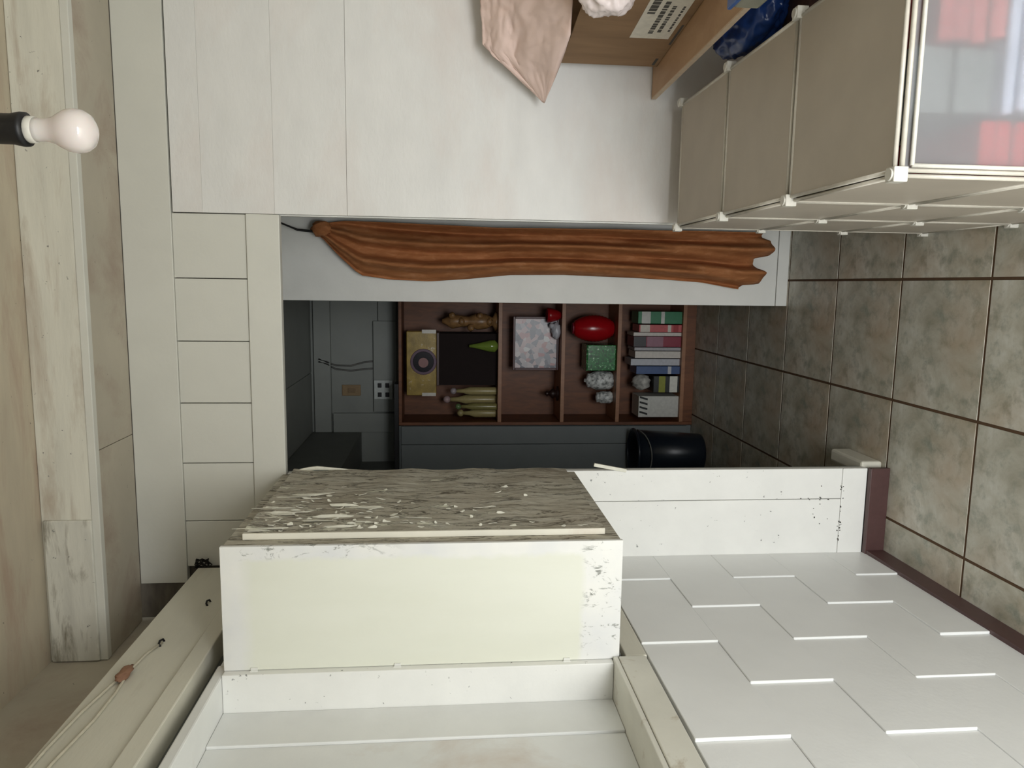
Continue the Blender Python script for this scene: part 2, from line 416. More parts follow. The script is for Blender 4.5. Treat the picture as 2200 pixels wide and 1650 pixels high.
# boarded window niche in the left wall
w1 = struct('window_1')
box('apron', M['apron'], -1.0, -0.888, 0.52, 1.652, 1.012, 1.079, w1, bev=0.003)
box('apron', M['ledge'], -1.0, -0.892, 1.66, 2.325, 1.006, 1.0595, w1, bev=0.003)
box('sill', M['apron'], -1.02, -0.891, 0.52, 1.655, 1.0802, 1.092, w1, bev=0.002)
box('jamb', M['white'], -1.02, -0.9, 1.641, 1.699, 1.0925, 2.009, w1, bev=0.002)
box('board', M['niche'], -1.021, -0.992, 1.515, 1.6405, 1.0925, 2.009, w1, bev=0.002)
box('board', M['niche'], -1.021, -0.998, 0.52, 1.5145, 1.0925, 2.009, w1, bev=0.002)
box('head_casing', M['niche'], -1.021, -0.905, 0.52, 1.699, 2.0095, 2.034, w1, bev=0.004)
# ledge beam along the top of the left wall
t4 = struct('trim_4')
box('gap_backing', M['inner_dark'], -1.02, -0.955, 0.52, 2.32, 2.0345, 2.066, t4, bev=0)
box('lower_strip', M['ledge'], -1.02, -0.889, 0.0, 2.20, 2.066, 2.110, t4, bev=0.003)
box('face_plank', M['ledge'], -1.02, -0.897, 0.0, 2.30, 2.112, 2.272, t4, bev=0.003)
# ---- rest of the room behind the camera
sbox('wall_right', M['white_clean'], 1.70, 1.80, -1.3, 2.40, 0.0, 2.64, bev=0)
wr = struct('wall_rear')
box('wall_core', M['white_clean'], -1.1, -0.78, -0.92, -0.85, 0.0, 2.64, wr, bev=0)
box('wall_core', M['white_clean'], 0.70, 1.75, -0.92, -0.85, 0.0, 2.64, wr, bev=0)
box('wall_core', M['white_clean'], -0.78, 0.70, -0.92, -0.85, 1.95, 2.64, wr, bev=0)
# ---- passage and back room beyond the doorway
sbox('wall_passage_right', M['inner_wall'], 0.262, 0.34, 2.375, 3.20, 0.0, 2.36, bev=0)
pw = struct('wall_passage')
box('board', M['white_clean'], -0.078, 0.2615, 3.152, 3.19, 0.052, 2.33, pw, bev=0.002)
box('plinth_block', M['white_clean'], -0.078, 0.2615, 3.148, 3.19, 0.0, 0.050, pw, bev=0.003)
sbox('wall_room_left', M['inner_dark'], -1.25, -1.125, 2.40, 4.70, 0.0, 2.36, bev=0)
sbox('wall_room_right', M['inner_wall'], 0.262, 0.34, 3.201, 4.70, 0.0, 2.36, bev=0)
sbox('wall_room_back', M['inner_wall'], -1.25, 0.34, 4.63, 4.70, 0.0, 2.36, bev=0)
cr = struct('ceiling_room')
for a, b in ((-1.125, -0.56), (-0.557, 0.262)):
    box('ceiling_board', M['inner_wall'], a, b, 2.401, 4.629, 2.322, 2.35, cr, bev=0.003)
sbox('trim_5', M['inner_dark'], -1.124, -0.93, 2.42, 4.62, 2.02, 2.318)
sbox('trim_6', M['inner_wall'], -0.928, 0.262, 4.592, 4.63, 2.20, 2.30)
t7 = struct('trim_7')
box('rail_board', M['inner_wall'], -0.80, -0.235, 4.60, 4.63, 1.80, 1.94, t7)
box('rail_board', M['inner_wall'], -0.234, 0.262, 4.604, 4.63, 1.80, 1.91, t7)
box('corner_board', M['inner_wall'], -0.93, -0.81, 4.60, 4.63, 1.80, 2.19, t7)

# ================================================================== THINGS
# ---- boxed cabinet hung left of the doorway
cab = thing('wall_cabinet', 'boxy white cabinet with peeling grey side mounted left of the doorway', 'cabinet', (-0.75, 2.0, 1.075))
bm = bmesh.new()
bx(bm, -0.898, -0.604, 1.672, 2.3265, 1.0765, 2.008, 0.002)
ob('body', bm, M['peeled_less'], cab)
ob('door', bx(bmesh.new(), -0.899, -0.600, 1.660, 1.6715, 1.0755, 2.009, 0.0015), M['cab_front'], cab)
dr = cab.children[-1]
# proud weathered sheet on the side, slightly wavy
bm = bmesh.new(); N1, N2 = 26, 40
def sidev(i, j):
    y = 1.722 + (2.318 - 1.722) * i / N1; z = 1.108 + (1.972 - 1.108) * j / N2
    x = -0.590 + 0.0022 * math.sin(z * 31 + y * 9) + random.uniform(-.0012, .0012) + 0.004 * max(0, (z - 1.9) / 0.07)
    if i == 0: x = -0.590
    return bm.verts.new((x, y, z))
G = [[sidev(i, j) for j in range(N2 + 1)] for i in range(N1 + 1)]
for i in range(N1):
    for j in range(N2): bm.faces.new((G[i][j], G[i + 1][j], G[i + 1][j + 1], G[i][j + 1]))
rb = {}
def back(v):
    if v not in rb: rb[v] = bm.verts.new((-0.6035, v.co.y, v.co.z))
    return rb[v]
ring = [G[i][0] for i in range(N1 + 1)] + [G[N1][j] for j in range(1, N2 + 1)] + [G[i][N2] for i in range(N1 - 1, -1, -1)] + [G[0][j] for j in range(N2 - 1, 0, -1)]
for a, b in zip(ring, ring[1:] + ring[:1]): bm.faces.new((a, b, back(b), back(a)))
side = ob('side_sheet', bm, M['peeled'], cab)
tag(side, 'weathered grey side sheet with peeling paint')
ob('edge_strip', bx(bmesh.new(), -0.6035, -0.5885, 1.715, 1.7215, 1.108, 1.972, 0.001), M['slab_edge'], cab)
# paint flakes standing off the side
bm = bmesh.new(); rnd = random.Random(3)
for k in range(120):
    z = 1.972 - abs(rnd.gauss(0, 0.34)); y = 1.728 + abs(rnd.gauss(0, 0.15))
    if not (1.12 < z < 1.965 and 1.725 < y < 2.3): continue
    L = rnd.uniform(0.004, 0.014) if k % 6 else rnd.uniform(0.025, 0.065); Wd = rnd.uniform(0.0025, 0.006) * (1.6 if k % 6 == 0 else 1)
    x = -0.5868; lift = rnd.uniform(0.001, 0.006); nn = 7; sk = rnd.uniform(-0.4, 0.4)
    top = []; bot = []
    for i in range(nn):
        a_ = i / nn * 6.2832; rr = rnd.uniform(0.55, 1.15)
        dz = math.cos(a_) * L * rr; dy = math.sin(a_) * Wd * rr + sk * dz * 0.25
        h = lift * max(0, math.cos(a_ + k))
        top.append(bm.verts.new((x + h, y + dy, z + dz))); bot.append(bm.verts.new((x + h - 0.0008, y + dy, z + dz)))
    bm.faces.new(top); bm.faces.new(list(reversed(bot)))
    for i in range(nn): bm.faces.new((top[i], bot[i], bot[(i + 1) % nn], top[(i + 1) % nn]))
fl = ob('paint_flakes', bm, M['flake'], cab); fl['kind'] = 'stuff'
# curled paint along the top outer corner
bm = bmesh.new()
tube(bm, [(-0.590, 2.317, 1.965), (-0.585, 2.318, 1.925), (-0.583, 2.317, 1.90), (-0.589, 2.316, 1.80)], [0.002, 0.006, 0.007, 0.002], 6)
ob('curled_paint', bm, M['flake'], cab)
for z in (1.94, 1.61, 1.205):
    bm = bx(bmesh.new(), -0.909, -0.892, 1.6565, 1.6605, z - 0.008, z + 0.008, 0.001)
    tube(bm, [(-0.9005, 1.6555, z - 0.009), (-0.9005, 1.6555, z + 0.009)], 0.0028, 8)
    ob('hinge', bm, M['white_clean'], cab)
# loose splinter hanging on the door frame edge
bm = bx(bmesh.new(), -0.607, -0.596, 2.318, 2.3262, 0.905, 1.015, 0.001)
bmesh.ops.rotate(bm, verts=bm.verts, cent=(-0.6, 2.32, 0.905), matrix=Matrix.Rotation(math.radians(11), 3, 'Y'))
o = ob('wood_splinter', bm, M['flake'], origin=(-0.6, 2.32, 0.905)); tag(o, 'small white wood splinter sticking off the left door frame', 'splinter')

# ---- pendant bulb
bl = thing('light_bulb', 'white frosted light bulb hanging from a black socket', 'light bulb', (0.191, 1.05, 1.955))
cx, cyy = 0.191, 1.05
ob('bulb_glass', lathe(bmesh.new(), cx, cyy, [(0.0005, 1.9555), (0.006, 1.956), (0.013, 1.9585), (0.021, 1.963), (0.0265, 1.971), (0.0285, 1.981), (0.027, 1.991), (0.0225, 2.000), (0.0175, 2.008), (0.0150, 2.017), (0.0148, 2.027), (0.0155, 2.033)], 28), M['bulb'], bl, True)
ob('collar', lathe(bmesh.new(), cx, cyy, [(0.0155, 2.032), (0.0170, 2.033), (0.0172, 2.040), (0.0160, 2.042)], 24), M['white_plastic'], bl, True)
ob('socket', lathe(bmesh.new(), cx, cyy, [(0.012, 2.041), (0.0215, 2.042), (0.022, 2.048), (0.0195, 2.060), (0.019, 2.12), (0.015, 2.128), (0.006, 2.14)], 24), M['black'], bl, True)
ob('flex', tube(bmesh.new(), [(cx, cyy, 2.135), (cx + .003, cyy, 2.3), (cx, cyy, 2.611)], 0.0035), M['cord'], bl, True)
bm = lathe(bmesh.new(), cx, cyy, [(0.038, 2.611), (0.038, 2.600), (0.012, 2.592)], 20)
ob('ceiling_rose', bm, M['black'], bl, True)

# ---- brown curtain on a cord
def curtain():
    bm = bmesh.new(); NU, NV = 72, 70
    left = [(0.12, 0.030), (0.18, 0.022), (0.235, -0.008), (0.40, 0.020), (0.68, 0.036), (1.0, 0.045), (1.226, 0.041), (1.40, 0.022), (1.568, 0.008), (1.72, 0.012), (1.846, 0.028), (1.93, 0.105), (1.995, 0.176), (2.02, 0.19)]
    right = [(0.12, 0.236), (1.3, 0.228), (1.6, 0.238), (1.9, 0.246), (1.98, 0.236), (2.02, 0.225)]
    for j in range(NV + 1):
        q = j / NV
        for i in range(NU + 1):
            u = i / NU
            hem = lerp_table([(0, .238), (.09, .215), (.10, .152), (.30, .146), (.36, .172), (.55, .178), (.60, .116), (.85, .112), (.90, .142), (1, .146)], u)
            z = hem + (2.015 - hem) * q
            a = lerp_table(left, max(z, 0.12)); b = lerp_table(right, z)
            if z < 0.24: a = -0.007 + 0.0 * u
            x = a + (b - a) * u
            amp = 0.033 * min(1, (2.06 - z) / 0.35) + 0.004
            y = 3.088 + amp * (math.sin(u * 15 + 1.3 * math.sin(z * 2.1) + z * 0.8) + 0.25 * math.sin(u * 34 - z * 3.1 + math.sin(z * 5))) + 0.0035 * math.sin(z * 19 + u * 9)
            bm.verts.new((x, y, z))
    bm.verts.ensure_lookup_table()
    for j in range(NV):
        for i in range(NU):
            k = j * (NU + 1) + i
            bm.faces.new((bm.verts[k], bm.verts[k + 1], bm.verts[k + NU + 2], bm.verts[k + NU + 1]))
    return bm
cu = thing('curtain', 'brown gathered curtain hanging in the passage behind the white partition', 'curtain', (0.12, 3.088, 0.12))
c1 = ob('cloth', curtain(), M['curtain'], cu, True)
sm = c1.modifiers.new('thick', 'SOLIDIFY'); sm.thickness = 0.002
bm = bmesh.new(); blob(bm, 0.212, 3.085, 1.995, 0.032, 0.03, 0.04, 0.2, 3, 5)
ob('knot', bm, M['curtain'], cu, True)
o = ob('cord', tube(bmesh.new(), [(0.2615, 3.02, 2.185), (0.235, 3.05, 2.165), (0.205, 3.08, 2.09), (0.20, 3.085, 2.03)], 0.005), M['cord'], cu, True)
tag(o, 'black cord')

# ---- organiser of plastic sheets on rods, three deep and three high
og = thing('cube_organizer', 'grey plastic cube organizer with white rods beside the partition', 'shelf unit', (0.36, 1.68, 0.0))
XA, XB = 0.178, 0.541
YS = [1.126, 1.4925, 1.859, 2.226]; ZS = [0.012, 0.2745, 0.537, 0.7985]
def sheet(axis, pos, a0, a1, b0, b1, mat, clear=False):
    m = 0.0075; t = 0.0012
    lo, hi = (a0 + m, a1 - m), (b0 + m, b1 - m)
    bm = bmesh.new(); fr = bmesh.new()
    def P(a, b):
        return {'x': (pos, a, b), 'y': (a, pos, b), 'z': (a, b, pos)}[axis]
    if axis == 'x': bx(bm, pos - t, pos + t, *lo, *hi)
    if axis == 'y': bx(bm, *lo, pos - t, pos + t, *hi)
    if axis == 'z': bx(bm, *lo, *hi, pos - t, pos + t)
    o = ob('panel', bm, mat, og)
    c = [P(lo[0], hi[0]), P(lo[1], hi[0]), P(lo[1], hi[1]), P(lo[0], hi[1])]
    for i in range(4): tube(fr, [c[i], c[(i + 1) % 4]], 0.0040, 6)
    ob('rod_frame', fr, M['rod'], o, True)
for k in range(3):
    sheet('z', 0.7985, XA, XB, YS[k], YS[k + 1], M['panel_grey'])
    for j in range(3):
        sheet('x', XA, YS[k], YS[k + 1], ZS[j], ZS[j + 1], M['panel_grey'])
        sheet('x', XB, YS[k], YS[k + 1], ZS[j], ZS[j + 1], M['panel_grey'])
        sheet('z', ZS[j], XA + .006, XB - .006, YS[k], YS[k + 1], M['panel_grey'])
for j in range(3):
    sheet('y', YS[0], XA, XB, ZS[j], ZS[j + 1], M['panel_clear'])
    sheet('y', YS[3], XA, XB, ZS[j], ZS[j + 1], M['panel_grey'])
    bm = bmesh.new()
    for (p, q) in (((XA + .014, ZS[j] + .02), (XA + .014, ZS[j + 1] - .02)), ((XA + .014, ZS[j + 1] - .02), (XB - .014, ZS[j + 1] - .02))):
        tube(bm, [(p[0], YS[0] - .006, p[1]), (q[0], YS[0] - .006, q[1])], 0.0035, 6)
    ob('door_rod', bm, M['white_plastic'], og, True)
me_con = None
for X in (XA, XB):
    for yy in YS:
        for z in ZS:
            bm = bmesh.new()
            bx(bm, -0.0118, 0.0118, -0.0118, 0.0118, -0.0118, 0.0118, 0.0018)
            r = bmesh.ops.create_cone(bm, cap_ends=True, segments=16, radius1=0.011, radius2=0.009, depth=0.004)
            bmesh.ops.translate(bm, verts=r['verts'], vec=(0, 0, 0.0122))
            if me_con is None:
                o = ob('connector', bm, M['white_plastic'], og); me_con = o.data
                # ob() shifted the mesh to the parent's origin: undo for the shared mesh
                for v in me_con.vertices: v.co += Vector(og.location)
                o.location = Vector((X, yy, z)) - Vector(og.location)
            else:
                bm.free()
                o = bpy.data.objects.new('connector', me_con); C.objects.link(o); o.parent = og
                o.location = Vector((X, yy, z)) - Vector(og.location)
# folded clothes showing through the frosted front
def folded(name, mat, x0, x1, y0, y1, z0, z1, label, seed):
    bm = bmesh.new(); n = 4
    for i in range(n):
        a = z0 + (z1 - z0) * i / n; b = z0 + (z1 - z0) * (i + 1) / n
        bx(bm, x0 + random.uniform(0, .006), x1 - random.uniform(0, .006), y0 + random.uniform(0, .012), y1, a, b - 0.001, 0.006)
    o = ob(name, bm, mat, None, origin=((x0 + x1) / 2, (y0 + y1) / 2, z0)); tag(o, label, 'clothes'); return o
folded('folded_clothes', col('red_cloth', (196, 38, 40), 0.9), 0.190, 0.275, 1.135, 1.40, 0.539, 0.655, 'red folded cloth low behind the frosted organizer front', 1)
folded('folded_clothes', col('grey_cloth', (132, 140, 136), 0.9), 0.279, 0.385, 1.156, 1.42, 0.622, 0.765, 'grey green folded cloth behind the frosted organizer front', 2)
folded('folded_clothes', col('rose_cloth', (196, 96, 92), 0.9), 0.389, 0.50, 1.146, 1.42, 0.622, 0.735, 'rose folded cloth farthest right behind the frosted organizer front', 3)

folded('folded_clothes', col('white_cloth', (214, 222, 240), 0.9), 0.279, 0.50, 1.134, 1.40, 0.539, 0.621, 'bluish white folded cloth at the bottom behind the frosted organizer front', 4)

# ---- wooden table behind the organiser
tb = thing('side_table', 'pale plywood table against the partition carrying the cardboard box', 'table', (1.0, 1.75, 0.0))
def tabletop(bm, z0, z1, inset=0):
    p = [(0.574, 2.318), (0.602, 1.20), (1.45, 1.20), (1.45, 2.318)]
    lo = [bm.verts.new((x, y, z0)) for x, y in p]; hi = [bm.verts.new((x, y, z1)) for x, y in p]
    bm.faces.new(lo); bm.faces.new(hi)
    for i in range(4): bm.faces.new((lo[i], lo[(i + 1) % 4], hi[(i + 1) % 4], hi[i]))
    return bm
ob('tabletop', tabletop(bmesh.new(), 0.856, 0.868), M['ply_top'], tb)
bm = bmesh.new()
p = [(0.572, 2.318), (0.600, 1.20)]
v = [bm.verts.new(q) for q in ((0.570, 2.318, 0.855), (0.598, 1.2, 0.855), (0.598, 1.2, 0.8685), (0.570, 2.318, 0.8685), (0.574, 2.318, 0.855), (0.602, 1.2, 0.855), (0.602, 1.2, 0.8685), (0.574, 2.318, 0.8685))]
for f in ((0, 1, 2, 3), (4, 7, 6, 5), (0, 4, 5, 1), (3, 2, 6, 7), (0, 3, 7, 4), (1, 5, 6, 2)): bm.faces.new([v[i] for i in f])
ob('edge_band', bm, M['ply_edge'], tb)
for X in (0.96, 1.40):
    for yy in (1.26, 2.24): ob('leg', bx(bmesh.new(), X, X + 0.045, yy, yy + 0.045, 0, 0.856, 0.003), M['ply_top'], tb)
ob('apron', bx(bmesh.new(), 0.975, 1.43, 1.27, 1.29, 0.78, 0.856, 0.002), M['ply_top'], tb)

# ---- cardboard box
cbx = thing('cardboard_box', 'brown cardboard box with a white printed label on the pale table', 'box', (0.85, 2.1, 0.868))
ang = math.atan2(0.042, 0.385)
def cb(bm):
    bmesh.ops.rotate(bm, verts=bm.verts, cent=(0.652, 2.285, 0.868), matrix=Matrix.Rotation(ang, 3, 'Z')); return bm
z1 = 1.160
bm = bmesh.new(); t_ = 0.005
bx(bm, 0.652, 0.652 + t_, 1.70, 2.275, 0.869, z1, 0.001)
ob('side_wall', cb(bm), M['cardboard'], cbx)
ob('side_wall', cb(bx(bmesh.new(), 1.05, 1.05 + t_, 1.70, 2.275, 0.869, z1)), M['cardboard'], cbx)
ob('end_wall', cb(bx(bmesh.new(), 0.6575, 1.0495, 2.270, 2.275, 0.869, z1)), M['cardboard'], cbx)
ob('end_wall', cb(bx(bmesh.new(), 0.6575, 1.0495, 1.70, 1.705, 0.869, z1)), M['cardboard'], cbx)
ob('bottom', cb(bx(bmesh.new(), 0.6575, 1.0495, 1.7055, 2.2695, 0.8685, 0.874)), M['cardboard'], cbx)
# upper flap bent half open along the left side
lab = ob('label', cb(bx(bmesh.new(), 0.6508, 0.6519, 1.845, 2.085, 0.892, 1.0)), M['label_paper'], cbx)
def inkbars(name, rows):
    for (ya, yb, za, zb, n) in rows:
        bm = bmesh.new(); rnd = random.Random(int(ya * 1000))
        y = ya
        while y < yb:
            wd = rnd.uniform(0.006, 0.016)
            bx(bm, 0.6503, 0.6509, y, min(y + wd, yb), za, zb); y += wd + rnd.uniform(0.002, 0.006)
        o = ob(name, cb(bm), M['ink'], lab); o['kind'] = 'stuff'
inkbars('print', [(1.87, 1.95, 0.970, 0.99, 5), (1.88, 2.055, 0.945, 0.958, 6), (1.90, 2.05, 0.925, 0.935, 6), (1.90, 2.04, 0.902, 0.908, 8)])
pr_ = ob('print_mark', cb(bx(bmesh.new(), 0.6513, 0.652, 2.215, 2.262, 0.880, 0.888)), M['ink'], cbx)
pr_ = ob('print_mark', cb(bx(bmesh.new(), 0.6513, 0.652, 2.00, 2.12, 0.874, 0.880)), M['ink'], cbx)

# ---- crumpled pink sheet over the box
bm = bmesh.new(); NU, NV = 60, 48
LO = [Vector((0.535, 2.262, 1.206)), Vector((0.662, 2.05, 1.168)), Vector((0.760, 2.00, 1.170)), Vector((0.90, 1.94, 1.172))]
HI = [Vector((0.545, 2.27, 1.214)), Vector((0.690, 2.255, 1.392)), Vector((0.80, 2.24, 1.400)), Vector((0.95, 2.20, 1.42))]
MID = [Vector((0.540, 2.266, 1.211)), Vector((0.652, 2.22, 1.300)), Vector((0.78, 2.15, 1.30)), Vector((0.93, 2.08, 1.32))]
def poly(P, u):
    k = u * (len(P) - 1); i = min(int(k), len(P) - 2); return P[i].lerp(P[i + 1], k - i)
gv = []
for j in range(NV + 1):
    q = j / NV; row = []
    for i in range(NU + 1):
        u = i / NU
        a, m, b = poly(LO, u), poly(MID, u), poly(HI, u)
        p = a.lerp(m, q * 2) if q < 0.5 else m.lerp(b, q * 2 - 1)
        pn = Vector((u * 5.0, q * 5.0, 1.7))
        k = 0.016 * mnoise.noise(pn) + 0.010 * (0.5 - abs(mnoise.noise(pn * 1.9))) + 0.005 * (0.5 - abs(mnoise.noise(pn * 4.3)))
        e = 0.0 if q == 0 else 1.0
        p = p + Vector((-0.35, -0.8, 0.35)) * k * e * min(1, u * 4)
        row.append(bm.verts.new(p))
    gv.append(row)
for j in range(NV):
    for i in range(NU): bm.faces.new((gv[j][i], gv[j][i + 1], gv[j + 1][i + 1], gv[j + 1][i]))
o = ob('crumpled_paper', bm, M['pink'], None, True, origin=(0.7, 2.1, 1.168)); tag(o, 'pinkish crumpled sheet of paper leaning over the cardboard box', 'paper')
sm = o.modifiers.new('thick', 'SOLIDIFY'); sm.thickness = 0.004; sm.offset = 1

# ---- bags and odds on the table
bm = bag(0.742, 1.872, 1.105, 0.088, 0.075, 0.083, 0.26, 11, freq=1.5)
o = ob('plastic_bag', bm, M['bag_white'], None, True, origin=(0.745, 1.93, 1.02)); tag(o, 'shiny pinkish white plastic bag bulging out of the cardboard box', 'bag')
bm = bag(0.815, 1.750, 1.05, 0.07, 0.040, 0.10, 0.25, 21)
o = ob('plastic_bag', bm, M['bag_grey'], None, True, origin=(0.80, 1.78, 0.97)); tag(o, 'grey white plastic bag in the box beside the printed label', 'bag')
pc = thing('plastic_container', 'clear plastic container with a blue lid on the table edge', 'container', (0.68, 1.44, 0.868))
bm = bmesh.new(); bx(bm, 0.558, 0.80, 1.35, 1.53, 0.8695, 0.925, 0.006)
ob('tub', bm, frosted('clear_plastic', srgb(186, 190, 176), 0.2, 0.6), pc)
ob('lid', bx(bmesh.new(), 0.555, 0.803, 1.347, 1.533, 0.9255, 0.935, 0.003), col('blue_lid', (58, 96, 160), 0.35), pc)
ck = thing('wooden_crate', 'dark brown wooden crate standing between the organizer and the partition', 'crate', (0.72, 1.6, 0))
ob('body', bx(bmesh.new(), 0.562, 0.93, 1.22, 2.02, 0.0, 0.685, 0.004), M['crate'], ck)
for z in (0.17, 0.34, 0.51):
    ob('slat_gap', bx(bmesh.new(), 0.5605, 0.562, 1.23, 2.01, z, z + 0.008), M['ink'], ck)
for yy in (1.30, 1.62):
    ob('lid_board', bx(bmesh.new(), 0.563, 0.93, yy - 0.08, yy + 0.23, 0.6855, 0.703, 0.002), M['crate'], ck)
bm = bag(0.660, 1.86, 0.760, 0.090, 0.155, 0.076, 0.26, 31, flat=0.7035, freq=1.7)
o = ob('plastic_bag', bm, M['bag_blue'], None, True, origin=(0.665, 1.86, 0.7035)); tag(o, 'crumpled dark blue plastic bag below the table edge', 'bag')

# ---- cables on the ledge beam, clips and a black tangle
xw = -0.8935
def wire(name, pts, label, mat='wire', r=0.0032):
    o = ob(name, tube(bmesh.new(), pts, r, 6), M[mat], None, True, origin=pts[0]); return tag(o, label, 'cable')
wire('cable', [(xw, 0.95, 2.262), (xw, 1.25, 2.259), (xw, 1.38, 2.258), (xw, 1.50, 2.25), (xw, 1.60, 2.236), (xw, 1.66, 2.225)], 'upper cream cable along the ledge beam on the left wall')
wire('cable', [(xw, 0.95, 2.225), (xw, 1.22, 2.224), (xw, 1.33, 2.225), (xw, 1.47, 2.212), (xw, 1.57, 2.212), (xw, 1.66, 2.221), (xw, 1.74, 2.214), (xw, 1.80, 2.198)], 'lower cream cable sagging along the ledge beam to the clips')
bm = blob(bmesh.new(), -0.888, 1.645, 2.224, 0.009, 0.035, 0.014, 0.25, 3, 41)
o = ob('cable_tie', bm, M['brownmud'], None, True, origin=(-0.893, 1.645, 2.224)); tag(o, 'brownish string knot binding the cream cables together', 'cable tie')
for yy, z, lb in ((1.80, 2.197, 'black cable clip in the middle of the ledge beam'), (2.03, 2.155, 'black cable clip on the ledge beam nearest the white cabinet')):
    bm = tube(bmesh.new(), [(-0.898, yy - 0.014, z), (-0.891, yy - 0.012, z + 0.004), (-0.889, yy, z + 0.006), (-0.891, yy + 0.012, z + 0.003), (-0.898, yy + 0.013, z)], 0.0028, 6)
    o = ob('cable_clip', bm, M['black'], None, True, origin=(-0.897, yy, z)); tag(o, lb, 'clip')
bm = bmesh.new(); rnd = random.Random(9)
for k in range(7):
    c0 = Vector((-0.900, 2.313, 2.262)); pts = []
    for i in range(9):
        a = i / 8 * 6.28
        pts.append(c0 + Vector((0.018 * math.cos(a + k) * rnd.uniform(.6, 1.2) + 0.01, 0.004 * math.sin(3 * a + k), 0.024 * math.sin(a) * rnd.uniform(.6, 1.2))))
    tube(bm, pts, 0.0022, 5)
o = ob('wire_tangle', bm, M['cord'], None, True, origin=(-0.9, 2.318, 2.262)); tag(o, 'small tangle of black wire in the corner above the door wall boards', 'wire')

# ---- back room fittings
so = thing('power_outlet', 'white double power outlet on the back room wall above the bookcase', 'outlet', (-0.66, 4.599, 1.82))
ob('plate', bx(bmesh.new(), -0.72, -0.60, 4.585, 4.5995, 1.822, 1.937, 0.004), col('outlet_white', (214, 220, 216), 0.4), so)
for X in (-0.69, -0.632):
    for z in (1.855, 1.902):
        ob('socket_hole', bx(bmesh.new(), X - 0.014, X + 0.014, 4.582, 4.5848, z - 0.012, z + 0.012, 0.002), M['black'], so)
sw = thing('switch_plate', 'brownish switch plate on the back room wall near the ceiling', 'switch', (-0.668, 4.629, 2.02))
ob('plate', bx(bmesh.new(), -0.702, -0.634, 4.618, 4.6295, 2.022, 2.136, 0.003), col('tan_plate', (158, 132, 96), 0.5), sw)
ob('rocker', bx(bmesh.new(), -0.682, -0.654, 4.613, 4.6178, 2.055, 2.10, 0.002), col('tan_rocker', (140, 116, 84), 0.5), sw)
wire('cable', [(-0.487, 4.585, 2.27), (-0.50, 4.588, 2.22), (-0.535, 4.615, 2.17), (-0.545, 4.618, 2.08), (-0.535, 4.618, 2.0), (-0.53, 4.612, 1.945)], 'left grey cable on the back room wall running down from the ceiling', 'wire_grey', 0.006)
wire('cable', [(-0.470, 4.585, 2.27), (-0.487, 4.588, 2.22), (-0.512, 4.615, 2.17), (-0.515, 4.618, 2.08), (-0.492, 4.618, 2.0), (-0.485, 4.612, 1.945)], 'right grey cable on the back room wall running down from the ceiling', 'wire_grey', 0.006)

# ---- bookcase
BX0, BX1, BF, BB = -0.832, 0.02, 4.31, 4.59
bc = thing('bookcase', 'tall brown wooden bookcase with four shelves in the dark back room', 'bookcase', ((BX0 + BX1) / 2, 4.45, 0))
ob('side', bx(bmesh.new(), BX0, BX0 + 0.018, BF, BB, 0, 1.768, 0.001), M['bookcase'], bc)
ob('side', bx(bmesh.new(), BX1 - 0.018, BX1, BF, BB, 0, 1.768, 0.001), M['bookcase'], bc)
ob('top', bx(bmesh.new(), BX0 + .0185, BX1 - .0185, BF, BB, 1.75, 1.768, 0.001), M['bookcase'], bc)
ob('back', bx(bmesh.new(), BX0 + .0185, BX1 - .0185, BB - 0.008, BB, 0.0, 1.7495, 0), M['bookcase'], bc)
SH = [0.080, 0.475, 0.812, 1.187]
for z in SH:
    ob('shelf', bx(bmesh.new(), BX0 + .0185, BX1 - .0185, BF + 0.001, BB - .0085, z - 0.022, z, 0.001), M['bookcase_edge'], bc)
ob('kick_board', bx(bmesh.new(), BX0 + .0185, BX1 - .0185, BF + 0.004, BF + 0.02, 0.0, 0.0575, 0.001), M['bookcase'], bc)

bxX = lambda y: -0.82 + (910 - y) * 0.00272       # shelf coordinates measured along the bookcase front
bxZ = lambda x: 1.758 - (x - 860) * 0.002751
def item_box(name, cat, label, c, y0, y1, ztop, zb, yf=4.335, dep=0.16, rough=0.5, group=None, tilt=0, bands=()):
    """bands: (z0 share, z1 share, colour) printed bands round the spine"""
    X0, X1 = bxX(y1) + 0.0008, bxX(y0) - 0.0008
    t = thing(name, label, cat, ((X0 + X1) / 2, yf + dep / 2, zb), group)
    o = ob('body', bx(bmesh.new(), X0, X1, yf, yf + dep, zb + 0.0005, ztop, 0.0015), c, t)
    for (a, b, cc) in bands:
        za = zb + (ztop - zb) * a; zb2 = zb + (ztop - zb) * b
        ob('spine_band', bx(bmesh.new(), X0 + .0006, X1 - .0006, yf - 0.0012, yf, za, zb2, 0), cc, t)
    if tilt: t.rotation_euler.y = tilt
    return t
K = lambda n, c, r=0.4: col(n, c, r)
S0 = SH[0]
GB = 'books and cases on the bottom bookcase shelf'
item_box('storage_case', 'case', 'green case with a white upper part, rightmost on the bottom shelf', K('case_green', (40, 128, 84)), 663, 690, bxZ(1372), S0, bands=[(.72, .92, K('case_white', (224, 224, 216))), (.4, .48, K('case_white', 0))])
item_box('paperback_book', 'book', 'pink and red book with a white top beside the green case', K('book_pink', (206, 96, 96)), 692, 708.5, bxZ(1375), S0, group=GB, bands=[(.75, .97, K('book_ivory', (226, 218, 204))), (.08, .2, K('book_red', (172, 44, 48))), (.25, .33, K('book_ivory', 0))])
item_box('paperback_book', 'book', 'thin white book between the pink book and the black maroon book', K('book_white', (222, 216, 206)), 709, 717.5, bxZ(1363), S0, group=GB)
